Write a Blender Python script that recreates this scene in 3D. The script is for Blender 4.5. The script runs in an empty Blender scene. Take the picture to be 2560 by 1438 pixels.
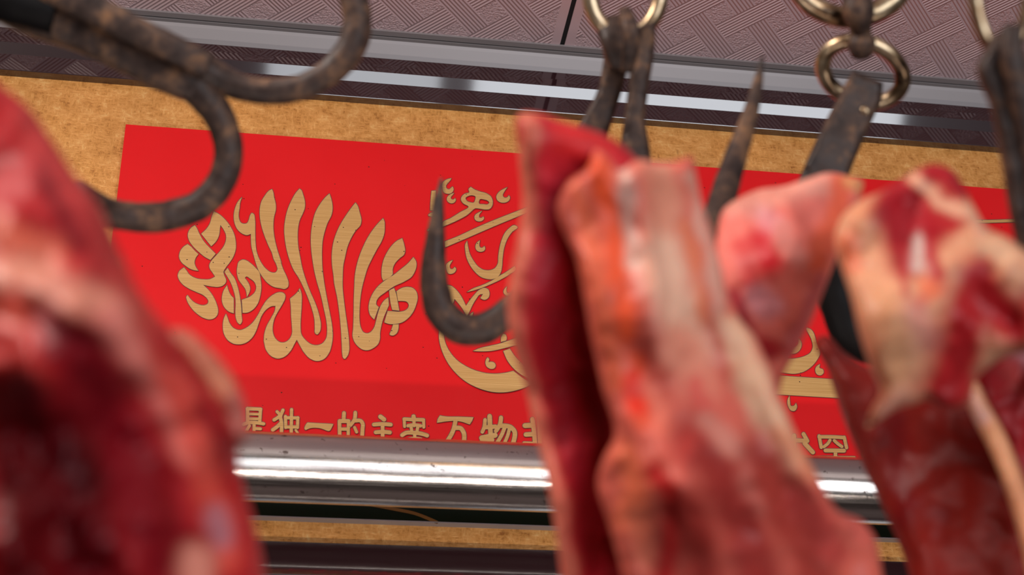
import bpy, bmesh, math, random
import numpy as np
from mathutils import Vector, Matrix, noise
from mathutils.geometry import delaunay_2d_cdt

random.seed(7)
SC = bpy.context.scene
COL = SC.collection

# ------------------------------------------------------------------ camera
F = 4054.4                                     # focal length in pixels of the 2560 px wide frame
YAW, PITCH, ROLL = math.radians(11.802), math.radians(36.350), math.radians(-3.641)
CAM = Vector((0, 0, 1.5))
fw = Vector((math.sin(YAW) * math.cos(PITCH), math.cos(YAW) * math.cos(PITCH), math.sin(PITCH)))
r0 = Vector((math.cos(YAW), -math.sin(YAW), 0)); u0 = r0.cross(fw)
rt = r0 * math.cos(ROLL) + u0 * math.sin(ROLL)
up = -r0 * math.sin(ROLL) + u0 * math.cos(ROLL)
WY = 1.25                                      # the back wall stands at y = WY
cd = bpy.data.cameras.new('camera'); cam = bpy.data.objects.new('camera', cd); COL.objects.link(cam)
cam.matrix_world = Matrix(((rt.x, up.x, -fw.x, CAM.x), (rt.y, up.y, -fw.y, CAM.y), (rt.z, up.z, -fw.z, CAM.z), (0, 0, 0, 1)))
cd.sensor_width = 36.0; cd.lens = F / 2560 * 36
cd.clip_start = 0.01
cd.dof.use_dof = True; cd.dof.focus_distance = 1.56; cd.dof.aperture_fstop = cd.lens / 7.5
SC.camera = cam

# ------------------------------------------------------------------ world, light, exposure
SC.view_settings.view_transform = 'Standard'; SC.view_settings.look = 'None'
SC.view_settings.gamma = 1; SC.view_settings.use_curve_mapping = False
SC.view_settings.exposure = -0.1
wd = bpy.data.worlds.new('world'); SC.world = wd; wd.use_nodes = True
wd.node_tree.nodes['Background'].inputs[0].default_value = (0.55, 0.40, 0.38, 1)
wd.node_tree.nodes['Background'].inputs[1].default_value = 0.05

def area(name, loc, target, sx, sy, watts, col):
    l = bpy.data.lights.new(name, 'AREA'); l.shape = 'RECTANGLE'; l.size = sx; l.size_y = sy
    l.energy = watts; l.color = col
    o = bpy.data.objects.new(name, l); COL.objects.link(o); o.location = loc
    o.rotation_euler = (Vector(target) - Vector(loc)).to_track_quat('-Z', 'Y').to_euler()
    return o
area('ceiling_bounce', (0.0, -1.1, 2.70), (0.0, -1.05, 1.0), 4.0, 2.6, 13, (1.0, 0.90, 0.84))  # unseen area light added for the soft bounce off the ceiling
area('overhead_lamp', (-0.55, 0.20, 2.52), (0.15, 0.62, 1.95), 0.3, 0.3, 10.8, (1.0, 0.88, 0.80))
area('shop_window_light', (0.33, -2.2, 1.08), (0.33, 1.2, 2.0), 0.57, 1.65, 15, (0.90, 0.94, 1.0))
area('shop_window_light', (1.48, -2.2, 1.08), (1.30, 1.2, 2.0), 1.5, 1.65, 58, (0.90, 0.94, 1.0))
area('counter_tube', (0.14, 0.55, 1.437), (0.14, 1.25, 1.66), 1.3, 0.03, 7.5, (1.0, 0.90, 0.84))
area('warm_streak_light', (0.65, -1.0, 2.20), (0.5, 1.2, 2.2), 0.6, 0.05, 1.3, (1.0, 0.58, 0.28))  # unseen warm lamp, stretched wide for its streak on the pipe

# ------------------------------------------------------------------ pixel -> place
def ray(x, y):
    return fw + rt * ((x - 1280) / F) - up * ((y - 719) / F)
def at(x, y, d):                               # point at distance d along the view axis
    return CAM + ray(x, y) * d
def wall(x, y, Y):                             # point on the vertical plane y = Y
    r = ray(x, y); return CAM + r * (Y / r.y)
def flat(x, y, Z):                             # point on the horizontal plane z = Z
    r = ray(x, y); return CAM + r * ((Z - CAM.z) / r.z)

# ------------------------------------------------------------------ helpers
def srgb(c):
    return tuple((v / 255 / 12.92 if v / 255 <= .04045 else ((v / 255 + .055) / 1.055) ** 2.4) for v in c)
def mesh(name, verts, faces, mat, parent=None, smooth=False, cols=None):
    me = bpy.data.meshes.new(name); me.from_pydata([tuple(v) for v in verts], [], faces); me.validate()
    bm = bmesh.new(); bm.from_mesh(me); bmesh.ops.recalc_face_normals(bm, faces=bm.faces); bm.to_mesh(me); bm.free()
    if cols is not None:
        a = me.color_attributes.new('tint', 'FLOAT_COLOR', 'POINT')
        a.data.foreach_set('color', np.array([(c[0], c[1], c[2], 1) for c in cols], dtype=np.float32).ravel())
    if smooth: me.polygons.foreach_set('use_smooth', [True] * len(me.polygons))
    me.materials.append(mat)
    o = bpy.data.objects.new(name, me); COL.objects.link(o)
    if parent is not None:
        o.parent = parent; o.matrix_parent_inverse = Matrix.Translation(-parent.location)
    return o
def empty(name, loc, label, cat, group=None):
    o = bpy.data.objects.new(name, None); COL.objects.link(o); o.location = loc; o.empty_display_size = .05
    return tag(o, label, cat, group)
def tag(o, label, cat, group=None):
    o['label'] = label; o['category'] = cat
    if group: o['group'] = group
    return o
def structure(o):
    o['kind'] = 'structure'; return o
def box(a, b):
    (x0, y0, z0), (x1, y1, z1) = a, b
    v = [(x, y, z) for z in (z0, z1) for y in (y0, y1) for x in (x0, x1)]
    return v, [(0, 1, 3, 2), (4, 6, 7, 5), (0, 4, 5, 1), (2, 3, 7, 6), (0, 2, 6, 4), (1, 5, 7, 3)]
def prism(prof, x0, x1, name, mat, parent=None, smooth=False):     # closed (y, z) outline swept along x
    n = len(prof)
    v = [(x0, p[0], p[1]) for p in prof] + [(x1, p[0], p[1]) for p in prof]
    f = [(i, (i + 1) % n, n + (i + 1) % n, n + i) for i in range(n)] + [tuple(range(n)), tuple(range(2 * n - 1, n - 1, -1))]
    return mesh(name, v, f, mat, parent, smooth)

def spline(pts, step, closed=True):            # Catmull-Rom through points; a third element marks a corner
    P = [np.array(p[:2], float) for p in pts]; C = [len(p) > 2 for p in pts]; n = len(P); out = []
    for i in range(n if closed else n - 1):
        a, b = P[i], P[(i + 1) % n]
        p = P[i - 1] if (closed or i > 0) else a
        q = P[(i + 2) % n] if (closed or i + 2 < n) else b
        L = np.linalg.norm(b - a)
        def tan(u, v, w):
            l1 = np.linalg.norm(v - u) + 1e-9; l2 = np.linalg.norm(w - v) + 1e-9
            return ((v - u) / l1 * l2 + (w - v) / l2 * l1) / (l1 + l2) * L
        m0 = (b - a) if C[i] else tan(p, a, b)
        m1 = (b - a) if C[(i + 1) % n] else tan(a, b, q)
        k = max(1, int(round(L / step)))
        for j in range(k):
            t = j / k; t2 = t * t; t3 = t2 * t
            out.append((2 * t3 - 3 * t2 + 1) * a + (t3 - 2 * t2 + t) * m0 + (-2 * t3 + 3 * t2) * b + (t3 - t2) * m1)
    if not closed: out.append(P[-1])
    return np.array(out)
def inside(poly, pts):
    x, y = pts[:, 0], pts[:, 1]; r = np.zeros(len(pts), bool); n = len(poly)
    for i in range(n):
        x0, y0 = poly[i]; x1, y1 = poly[(i + 1) % n]
        if y0 == y1: continue
        r ^= ((y0 > y) != (y1 > y)) & (x < (x1 - x0) * (y - y0) / (y1 - y0) + x0)
    return r
def pdist(line, pts, closed=False):            # distance of points to a polyline
    line = np.asarray(line, float); d = np.full(len(pts), 1e9); n = len(line)
    if n == 1: return np.hypot(*(pts - line[0]).T)
    for i in range(n if closed else n - 1):
        a, b = line[i], line[(i + 1) % n]; ab = b - a
        t = np.clip(((pts - a) @ ab) / (ab @ ab + 1e-12), 0, 1)
        d = np.minimum(d, np.hypot(*(pts - a - t[:, None] * ab).T))
    return d
def fill(loops, extra=None):                   # constrained triangles inside loops[0], outside the others
    v = []; e = []
    for lp in loops:
        s = len(v); v += [Vector(p) for p in lp]; e += [(s + i, s + (i + 1) % len(lp)) for i in range(len(lp))]
    nb = len(v)
    if extra is not None: v += [Vector(p) for p in extra]
    V, E, T, ov, oe, of = delaunay_2d_cdt(v, e, [], 0, 1e-6)
    V = np.array([tuple(p) for p in V]); T = [t for t in T if len(t) == 3]
    c = np.array([V[list(t)].mean(0) for t in T]); k = inside(loops[0], c)
    for h in loops[1:]: k &= ~inside(h, c)
    return V, [t for t, g in zip(T, k) if g], nb

def letters(name, shapes, Y, h, mat, parent, grow=0.0):            # flat cut-out shapes lying on the plane y = Y
    verts = []; faces = []
    for si, loops in enumerate(shapes):
        L = []; hs = h + si * 2.5e-5
        for li, lp in enumerate(loops):
            lp = np.asarray(lp, float)
            if grow:
                ar = 0.5 * np.sum(lp[:, 0] * np.roll(lp[:, 1], -1) - np.roll(lp[:, 0], -1) * lp[:, 1])
                tg = np.roll(lp, -1, 0) - np.roll(lp, 1, 0); tg /= (np.linalg.norm(tg, axis=1)[:, None] + 1e-9)
                nn = np.stack([tg[:, 1], -tg[:, 0]], 1) * (1 if ar > 0 else -1) * (1 if li == 0 else -1)
                lp = lp + nn * grow
            L.append(lp)
        V, T, nb = fill(L)
        s = len(verts)
        verts += [wall(p[0], p[1], Y - hs) for p in V]; faces += [tuple(s + i for i in t) for t in T]
        for lp in L:
            s = len(verts); n = len(lp)
            verts += [wall(p[0], p[1], Y - hs) for p in lp] + [wall(p[0], p[1], Y + .0002) for p in lp]
            faces += [(s + i, s + (i + 1) % n, s + n + (i + 1) % n, s + n + i) for i in range(n)]
    return mesh(name, verts, faces, mat, parent)
def stroke(pts, w, k=6):                       # a brush stroke: outline of a polyline with round ends
    c = spline(pts, 3, False) if len(pts) > 2 else np.array([p for p in pts], float)
    t = np.gradient(c, axis=0); t /= np.linalg.norm(t, axis=1)[:, None]
    nrm = np.stack([-t[:, 1], t[:, 0]], 1) * w / 2
    L = list(c + nrm); R = list((c - nrm)[::-1])
    def cap(p, n0):
        a0 = math.atan2(n0[1], n0[0]); return [p + w / 2 * np.array([math.cos(a0 - math.pi * i / k), math.sin(a0 - math.pi * i / k)]) for i in range(1, k)]
    return [np.array(L + cap(c[-1], nrm[-1]) + R + cap(c[0], -nrm[0]))]

def lump(x, y, s, seed):
    return noise.noise(Vector((x / s, y / s, seed)))
def depthf(ctrl):                              # depth from a few control points
    if not isinstance(ctrl, (list, tuple)): return lambda P: np.full(len(P), float(ctrl))
    c = np.array(ctrl, float)
    def f(P):
        w = 1 / (((P[:, None, :] - c[None, :, :2]) ** 2).sum(2) + 3600.0) ** 1.1
        return (w * c[None, :, 2]).sum(1) / w.sum(1)
    return f
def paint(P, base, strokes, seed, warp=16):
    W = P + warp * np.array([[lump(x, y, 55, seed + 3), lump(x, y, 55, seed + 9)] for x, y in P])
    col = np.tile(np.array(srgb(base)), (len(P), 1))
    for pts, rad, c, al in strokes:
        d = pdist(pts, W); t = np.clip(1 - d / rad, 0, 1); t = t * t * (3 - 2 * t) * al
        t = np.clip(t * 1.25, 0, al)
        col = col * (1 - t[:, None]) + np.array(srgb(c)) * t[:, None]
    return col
def slab(name, outline, depth, thick, edge, mat, parent, step=14, seed=1.0, bump=.004, bscale=70,
         base=(180, 60, 50), strokes=(), ctrl_h=None, back=.8):    # a solid body of the given silhouette and real thickness
    o = spline(outline, step)
    lo, hi = o.min(0), o.max(0); g = []
    j = 0; y = lo[1]
    while y < hi[1]:
        x = lo[0] + (step / 2 if j % 2 else 0)
        while x < hi[0]:
            g.append((x + random.uniform(-.15, .15) * step, y + random.uniform(-.15, .15) * step)); x += step
        y += step * .87; j += 1
    g = np.array(g); g = g[inside(o, g)]; g = g[pdist(o, g, True) > step * .55]
    V, T, nb = fill([o], g)
    db = pdist(o, V, True); db[db < 1e-3] = 0
    prof = np.sqrt(np.clip(1 - (1 - np.clip(db / edge, 0, 1)) ** 2, 0, 1))
    D = depthf(depth)(V)
    hh = thick * prof
    if ctrl_h:
        for pts, rad, dh in ctrl_h:            # ridges (+) and grooves (-)
            t = np.clip(1 - pdist(pts, V) / rad, 0, 1); hh = hh + dh * t * t * (3 - 2 * t) * prof
    lp = np.array([lump(x, y, bscale, seed) + .5 * lump(x, y, bscale * .45, seed + 5) for x, y in V]) * bump * prof
    n = len(V); verts = [at(V[i, 0], V[i, 1], D[i] - hh[i] + lp[i]) for i in range(n)]
    bi = {}
    for i in range(n):
        if db[i] == 0: bi[i] = i
        else: bi[i] = len(verts); verts.append(at(V[i, 0], V[i, 1], D[i] + thick * back * prof[i]))
    faces = [tuple(t) for t in T] + [tuple(bi[i] for i in reversed(t)) for t in T]
    c = paint(V, base, strokes, seed); cols = np.zeros((len(verts), 3)); cols[:n] = c
    for i in range(n): cols[bi[i]] = c[i]
    return mesh(name, verts, faces, mat, parent, True, cols)

def sweep(name, path, mat, parent, seg=16, flatten=1.0, step=10, rough=.03, seed=0.0, square=0.0):
    # path: (x px, y px, depth m, radius px); a forged bar along it
    A = np.array(path, float); d = np.r_[0, np.cumsum(np.hypot(*np.diff(A[:, :2], axis=0).T))]
    n = max(4, int(d[-1] / step)); s = np.linspace(0, d[-1], n); P = []
    for k in range(4):                         # smooth interpolation of each channel
        m = np.gradient(A[:, k], d); i = np.clip(np.searchsorted(d, s, side='right') - 1, 0, len(d) - 2)
        h = d[i + 1] - d[i]; t = (s - d[i]) / h; t2, t3 = t * t, t ** 3
        P.append((2 * t3 - 3 * t2 + 1) * A[i, k] + (t3 - 2 * t2 + t) * h * m[i] + (-2 * t3 + 3 * t2) * A[i + 1, k] + (t3 - t2) * h * m[i + 1])
    P = np.array(P).T
    C = [at(p[0], p[1], p[2]) for p in P]; verts = []; faces = []
    for i, c in enumerate(C):
        t = (C[min(i + 1, n - 1)] - C[max(i - 1, 0)]).normalized()
        side = t.cross(fw).normalized(); dep = side.cross(t).normalized()
        r = max(P[i, 3], 1.0) * P[i, 2] / F
        for j in range(seg):
            a = 2 * math.pi * j / seg; ca, sa = math.cos(a), math.sin(a)
            if square:
                q = (abs(ca) ** (2 + 6 * square) + abs(sa) ** (2 + 6 * square)) ** (-1 / (2 + 6 * square)); ca, sa = ca * q, sa * q
            k = 1 + rough * noise.noise(Vector((i * step / 30.0, math.cos(a) * 1.2, math.sin(a) * 1.2 + seed))) * 2
            verts.append(c + side * (r * ca * k) + dep * (r * flatten * sa * k))
    for i in range(n - 1):
        for j in range(seg):
            faces.append((i * seg + j, i * seg + (j + 1) % seg, (i + 1) * seg + (j + 1) % seg, (i + 1) * seg + j))
    faces += [tuple(range(seg)), tuple(range(len(verts) - seg, len(verts)))]
    return mesh(name, verts, faces, mat, parent, True)
def ring(name, cx, cy, d, rx, ry, rot, r, mat, parent, tilt=0.0, nu=56, nv=14, gap=None):
    verts = []; faces = []; ca, sa = math.cos(rot), math.sin(rot); C = []
    for i in range(nu):
        a = 2 * math.pi * i / nu; x, y = rx * math.cos(a), ry * math.sin(a)
        C.append(at(cx + x * ca - y * sa, cy + x * sa + y * ca, d + tilt * math.sin(a)))
    m = sum(C, Vector()) / nu
    for i in range(nu):
        t = (C[(i + 1) % nu] - C[i - 1]).normalized(); s = (C[i] - m).normalized(); s = (s - t * s.dot(t)).normalized(); b = t.cross(s)
        for j in range(nv):
            a = 2 * math.pi * j / nv; verts.append(C[i] + (s * math.cos(a) + b * math.sin(a)) * (r * d / F))
    for i in range(nu):
        for j in range(nv):
            faces.append((i * nv + j, i * nv + (j + 1) % nv, ((i + 1) % nu) * nv + (j + 1) % nv, ((i + 1) % nu) * nv + j))
    return mesh(name, verts, faces, mat, parent, True)

# ------------------------------------------------------------------ materials
class NT:
    def __init__(s, name):
        s.m = bpy.data.materials.new(name); s.m.use_nodes = True; s.t = s.m.node_tree; s.b = s.t.nodes['Principled BSDF']
    def n(s, kind, **kw):
        k = s.t.nodes.new(kind)
        for a, v in kw.items(): setattr(k, a, v)
        return k
    def l(s, a, b): s.t.links.new(a, b)
    def math(s, op, a, b=None, c=None):
        k = s.n('ShaderNodeMath', operation=op)
        for i, v in enumerate((a, b, c)):
            if v is None: continue
            if isinstance(v, (int, float)): k.inputs[i].default_value = v
            else: s.l(v, k.inputs[i])
        return k.outputs[0]
    def pos(s, scale=(1, 1, 1), rot=(0, 0, 0), vec=None):
        mp = s.n('ShaderNodeMapping'); mp.inputs['Scale'].default_value = scale; mp.inputs['Rotation'].default_value = rot
        if vec is None: vec = s.n('ShaderNodeNewGeometry').outputs['Position']
        s.l(vec, mp.inputs[0]); return mp.outputs[0]
    def noise(s, vec, scale, detail=4, rough=.55):
        k = s.n('ShaderNodeTexNoise'); k.inputs['Scale'].default_value = scale; k.inputs['Detail'].default_value = detail
        k.inputs['Roughness'].default_value = rough; s.l(vec, k.inputs['Vector']); return k.outputs[0]
    def ramp(s, fac, stops):
        k = s.n('ShaderNodeValToRGB'); e = k.color_ramp.elements
        while len(e) < len(stops): e.new(.5)
        for q, (p, c) in zip(e, stops): q.position = p; q.color = (*c, 1) if len(c) == 3 else c
        s.l(fac, k.inputs[0]); return k.outputs[0]
    def bump(s, h, strength, dist, prev=None):
        k = s.n('ShaderNodeBump'); k.inputs['Strength'].default_value = strength; k.inputs['Distance'].default_value = dist
        s.l(h, k.inputs['Height'])
        if prev is not None: s.l(prev, k.inputs['Normal'])
        s.l(k.outputs[0], s.b.inputs['Normal']); return k.outputs[0]
    def set(s, **kw):
        for a, v in kw.items(): s.b.inputs[a.replace('_', ' ')].default_value = v
        return s
G = lambda v: (v, v, v)

def m_plain(name, c, rough, metal=0.0, **kw):
    t = NT(name); t.set(Base_Color=(*srgb(c), 1), Roughness=rough, Metallic=metal, **kw)
    k = t.noise(t.pos(), 300, 3); t.bump(k, .05, .0005); return t.m

def specks(t, col, scale=75, lim=.055):
    v = t.n('ShaderNodeTexVoronoi'); v.inputs['Scale'].default_value = scale; t.l(t.pos((1, 1, 1.25)), v.inputs['Vector'])
    g = t.math('GREATER_THAN', t.noise(t.pos(), 30, 2), .5); m = t.math('MULTIPLY', t.math('LESS_THAN', v.outputs['Distance'], lim), g)
    mx = t.n('ShaderNodeMixRGB'); t.l(m, mx.inputs[0]); t.l(col, mx.inputs[1]); mx.inputs[2].default_value = (.03, .01, .006, 1)
    t.l(mx.outputs[0], t.b.inputs['Base Color'])
def m_red():
    t = NT('glossy_red_panel'); p = t.pos()
    k = t.noise(p, 9, 2); specks(t, t.ramp(k, [(.3, srgb((207, 21, 25))), (.75, srgb((213, 26, 30)))]))
    t.set(Roughness=.4, Specular_IOR_Level=.22, Coat_Weight=.08, Coat_Roughness=.05); return t.m
def m_gold():
    t = NT('brushed_gold'); v = t.noise(t.pos((3, 3, 420)), 4, 3, .7)
    c = t.ramp(v, [(.25, srgb((188, 142, 78))), (.55, srgb((208, 164, 102))), (.8, srgb((224, 182, 122)))])
    specks(t, c, 110, .075); t.set(Metallic=.35, Roughness=.42); t.bump(v, .25, .0006); return t.m
def m_mat():
    t = NT('gold_mulberry_paper'); p = t.pos()
    a = t.noise(p, 70, 6, .62); b = t.noise(t.pos((.45, 1, 1.5), (0, .25, 0)), 330, 3, .6); c2 = t.noise(t.pos((1.4, 1, .5), (0, -.5, 0)), 300, 3, .6); w = t.noise(p, 16, 3)
    f = t.math('MAXIMUM', b, c2); mix = t.math('ADD', t.math('MULTIPLY', a, .45), t.math('MULTIPLY', f, .55))
    c = t.ramp(mix, [(.36, srgb((156, 96, 40))), (.47, srgb((204, 142, 72))), (.57, srgb((222, 160, 90))), (.72, srgb((240, 196, 126)))])
    thr = t.ramp(t.noise(t.pos((2.4, 1, .8)), 48, 5, .7), [(.27, G(.45)), (.33, G(1.0))])
    mx = t.n('ShaderNodeMixRGB', blend_type='MULTIPLY'); mx.inputs[0].default_value = .6
    t.l(c, mx.inputs[1]); t.l(t.ramp(w, [(.3, G(.78)), (.7, G(1.0))]), mx.inputs[2])
    m2 = t.n('ShaderNodeMixRGB', blend_type='MULTIPLY'); m2.inputs[0].default_value = .6
    t.l(mx.outputs[0], m2.inputs[1]); t.l(thr, m2.inputs[2]); t.l(m2.outputs[0], t.b.inputs['Base Color'])
    t.set(Metallic=.25, Roughness=.42); t.bump(mix, .7, .0016); return t.m
def m_frame():
    t = NT('dark_maroon_lacquer'); t.set(Base_Color=(*srgb((34, 9, 14)), 1), Roughness=.35, Coat_Weight=1.0, Coat_IOR=1.8, Coat_Roughness=.05, Specular_IOR_Level=.2)
    k = t.noise(t.pos((4, 300, 300)), 3, 3); t.bump(k, .08, .0004); return t.m
def m_steel():
    t = NT('brushed_stainless_steel'); k = t.noise(t.pos((2.5, 160, 160)), 4, 4, .7); s = t.noise(t.pos(), 130, 3, .6)
    t.l(t.ramp(s, [(.27, srgb((120, 105, 98))), (.36, srgb((206, 198, 192)))]), t.b.inputs['Base Color'])
    t.l(t.ramp(k, [(.3, G(.13)), (.7, G(.26))]), t.b.inputs['Roughness'])
    t.set(Metallic=1.0); t.bump(k, .12, .0006); return t.m
def m_iron(name='rusty_dark_iron', k0=1.0):
    t = NT(name); p = t.pos(); a = t.noise(p, 75, 5, .6); b = t.noise(p, 280, 4, .6)
    f = t.math('ADD', t.math('MULTIPLY', a, .75), t.math('MULTIPLY', b, .25))
    t.l(t.ramp(f, [(.34, srgb((38, 29, 27))), (.5, srgb((64, 49, 43))), (.6, srgb((100, 74, 57))), (.72, srgb((146, 104, 70)))]), t.b.inputs['Base Color'])
    t.l(t.ramp(a, [(.35, G(.42)), (.65, G(.65))]), t.b.inputs['Roughness'])
    t.set(Metallic=.0, Specular_IOR_Level=.25); t.bump(f, .5, .002); return t.m
def m_brass():
    t = NT('worn_brassy_steel'); p = t.pos(); a = t.noise(p, 60, 4)
    t.l(t.ramp(a, [(.36, srgb((60, 46, 38))), (.46, srgb((140, 114, 86))), (.62, srgb((196, 176, 146)))]), t.b.inputs['Base Color'])
    t.set(Metallic=.9, Roughness=.3); t.bump(a, .15, .001); return t.m
def m_meat(name, rough=.5, sss=.25):
    t = NT(name); at_ = t.n('ShaderNodeAttribute', attribute_name='tint'); p = t.pos()
    a = t.noise(t.pos((1, 1, .35)), 70, 5, .6); b = t.noise(p, 26, 4, .6)
    mx = t.n('ShaderNodeMixRGB', blend_type='MULTIPLY'); mx.inputs[0].default_value = .65
    t.l(at_.outputs['Color'], mx.inputs[1]); t.l(t.ramp(a, [(.3, (.62, .5, .5)), (.55, (1, 1, 1))]), mx.inputs[2])
    t.l(mx.outputs[0], t.b.inputs['Base Color'])
    t.set(Roughness=rough, Subsurface_Weight=sss, Subsurface_Radius=(.006, .002, .0015), Subsurface_Scale=.6, Specular_IOR_Level=.18, Coat_Weight=.03, Coat_Roughness=.3)
    h = t.math('ADD', t.math('MULTIPLY', a, .5), b); t.bump(h, .22, .003); return t.m

RED, GOLD, MATB, FRAME, STEEL = m_red(), m_gold(), m_mat(), m_frame(), m_steel()
IRON, BRASS = m_iron(), m_brass()
BLKI = m_plain('black_and_shaded_iron', (12, 9, 9), .6, Specular_IOR_Level=.15)  # black collar iron; also carries the shade put into one prong
MEAT = m_meat('raw_meat'); FAT = m_meat('raw_fat', .42, .35)
GROOVE = m_plain('dark_letter_edge', (96, 62, 60), .6)
GREEN = m_plain('dark_green_enamel', (2, 15, 4), .3, Specular_IOR_Level=.15)
GREY = m_plain('pale_grey_metal_trim', (128, 122, 123), .4, .15)
BLACK = m_plain('black_gap', (8, 6, 7), .9)
WALLM = m_plain('wall_paint', (48, 34, 33), .7)

# ------------------------------------------------------------------ setting
P_MAT, P_PAN = WY - .018, WY - .024            # front faces of mat board and red panel
gap = wall(1280, 117, WY - .034)               # black line where ceiling meets wall trim
ZC = gap.z                                     # underside of the ceiling tiles
X0, X1 = -.75, 1.75
v, f = box((X0 - 1, WY, 1.0), (X1 + 1, WY + .1, ZC + .12)); structure(mesh('wall_back', v, f, WALLM))

# ceiling: pressed tiles in a woven-strip pattern hung under a dark void
S0 = flat(1640 + 360 / 5.99, 500 / 5.99, ZC); S1 = flat(1640 + 960 / 5.99, 200 / 5.99, ZC); S2 = flat(1640 + 1270 / 5.99, 600 / 5.99, ZC)
ua, ub = S1 - S0, S2 - S1
side = .5 * (ua.length + ub.length); ang = math.atan2(ua.y, ua.x)
def m_ceiling():
    t = NT('embossed_ceiling_tile'); g = t.n('ShaderNodeNewGeometry').outputs['Position']; sp = t.n('ShaderNodeSeparateXYZ'); t.l(g, sp.inputs[0])
    x = t.math('SUBTRACT', sp.outputs[0], S0.x); y = t.math('SUBTRACT', sp.outputs[1], S0.y)
    M = np.linalg.inv(np.array([[ua.x, ub.x], [ua.y, ub.y]]))
    u = t.math('ADD', t.math('MULTIPLY', x, float(M[0, 0])), t.math('MULTIPLY', y, float(M[0, 1])))
    w = t.math('ADD', t.math('MULTIPLY', x, float(M[1, 0])), t.math('MULTIPLY', y, float(M[1, 1])))
    iu, iw = t.math('FLOOR', u), t.math('FLOOR', w); fu, fv = t.math('SUBTRACT', u, iu), t.math('SUBTRACT', w, iw)
    par = t.math('FLOORED_MODULO', t.math('ADD', iu, iw), 2.0)
    mu = t.math('LESS_THAN', t.math('ABSOLUTE', t.math('SUBTRACT', fu, .5)), .25)
    mv = t.math('LESS_THAN', t.math('ABSOLUTE', t.math('SUBTRACT', fv, .5)), .25)
    su = t.math('SINE', t.math('MULTIPLY', u, 2 * math.pi * 13)); sv = t.math('SINE', t.math('MULTIPLY', w, 2 * math.pi * 13))
    st = t.math('MULTIPLY', t.math('SUBTRACT', t.noise(t.pos(), 420, 2), .5), 5.0)
    def sel(c, a, b):                          # c ? a : b
        return t.math('ADD', t.math('MULTIPLY', c, a), t.math('MULTIPLY', t.math('SUBTRACT', 1.0, c), b))
    hb = sel(mu, su, sel(mv, sv, st)); ha = sel(mv, sv, sel(mu, su, st)); h = sel(par, ha, hb)
    jx = wall(1421, 55, WY).x
    plain = t.math('LESS_THAN', t.math('ABSOLUTE', t.math('SUBTRACT', sp.outputs[0], JX)), .0125)
    h = sel(plain, 0.0, h)
    t.set(Base_Color=(*srgb((180, 158, 162)), 1), Roughness=.4, Metallic=.15); t.bump(h, .6, .0012); return t.m
JX = flat(1421, 55, ZC).x
TILE = m_ceiling()
ceil = structure(mesh('ceiling', *box((X0 - 1, -2.6, ZC + .03), (X1 + 1, WY + .1, ZC + .06)), BLACK))
for nm, xa, xb in (('tile_panel', X0 - .8, JX - .0026), ('tile_panel', JX + .0026, X1 + .8)):
    vv, ff = box((xa, -2.6, ZC), (xb, WY - .037, ZC + .03)); mesh(nm, vv, ff, TILE, ceil)
v, f = box((JX - .0026, -2.6, ZC + .0015), (JX + .0026, WY - .037, ZC + .03)); mesh('joint_shade_strip', v, f, BLACK, ceil)  # black strip put in for the shade inside the open joint
# trims along the wall head
e0 = WY - .037
zb = wall(1280, 172, WY - .028).z
structure(prism([(e0 - .0065, ZC - .0025), (e0, ZC - .0025), (e0, ZC + .03), (e0 - .001, ZC + .03), (e0 - .001, ZC), (e0 - .0065, ZC)], X0 - .8, X1 + .8, 'trim_1', GREY))
structure(prism([(WY - .035, ZC + .001), (WY - .035, ZC - .003), (WY - .031, ZC - .003), (WY - .029, ZC - .006), (WY - .012, zb), (WY, zb), (WY, ZC + .001)], X0 - .8, X1 + .8, 'trim_2', GREY))

# ------------------------------------------------------------------ framed plaque
pc = wall(1280, 700, WY)
plaque = empty('framed_plaque', (pc.x, WY, pc.z - .3), 'dark maroon framed red plaque with gold calligraphy on the back wall', 'plaque')
ztop, zin = zb - .001, wall(1280, 288, P_MAT).z
tan_in = math.tan(math.radians(41))
H = ztop - zin
pA = wall(315, 311, P_PAN); panel_top = pA.z
panel_left = .5 * (wall(314, 312, P_PAN).x + wall(293, 492, P_PAN).x)
panel_bot = wall(1000, 1304, P_PAN).z
zin_b = wall(1030, 1377, P_MAT).z              # lower edge of the mat
panel_right = panel_left + 1.06
def rail(z_out, z_in, sgn, name):
    # profile from the outer edge (z_out) to the inner edge (z_in); o = distance out of the wall
    prof = [(0, 0), (0, .0275), (.012, .0295), (.03, .0300), (.195, .0300), (.205, .0304), (.395, .0320), (.405, .0326), (.425, .0326), (.60, .0263), (.61, .0267), (.98, .0267), (.99, .0272), (1.0, .0268), (1.0, .010), (1.0, 0)]
    hh = abs(z_out - z_in)
    return prism([(WY - o, z_out - sgn * s * hh) for s, o in prof], X0 - .2, X1 - .1, name, FRAME, plaque)
z_in_top = zin + (.026 - .018) * tan_in * .0 + .0
rail(ztop, zin, 1, 'frame_rail'); rail(zin_b - H, zin_b, -1, 'frame_rail')
def stile(x_out, x_in, name):
    v = [(x_out, WY, zin_b - H), (x_out, WY - .022, zin_b - H), (x_in, WY - .026, zin_b), (x_in, WY, zin_b)]
    v += [(x_out, WY, ztop), (x_out, WY - .022, ztop), (x_in, WY - .026, zin), (x_in, WY, zin)]
    return mesh(name, v, [(0, 1, 2, 3), (4, 7, 6, 5), (0, 4, 5, 1), (1, 5, 6, 2), (2, 6, 7, 3), (3, 7, 4, 0)], FRAME, plaque)
stile(X0 - .2, X0 - .13, 'frame_stile'); stile(X1 - .1, X1 - .17, 'frame_stile')
v, f = box((X0 - .2, P_MAT, zin_b - .004), (X1 - .1, WY - .002, zin + .004)); mesh('mat_board', v, f, MATB, plaque)
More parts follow.
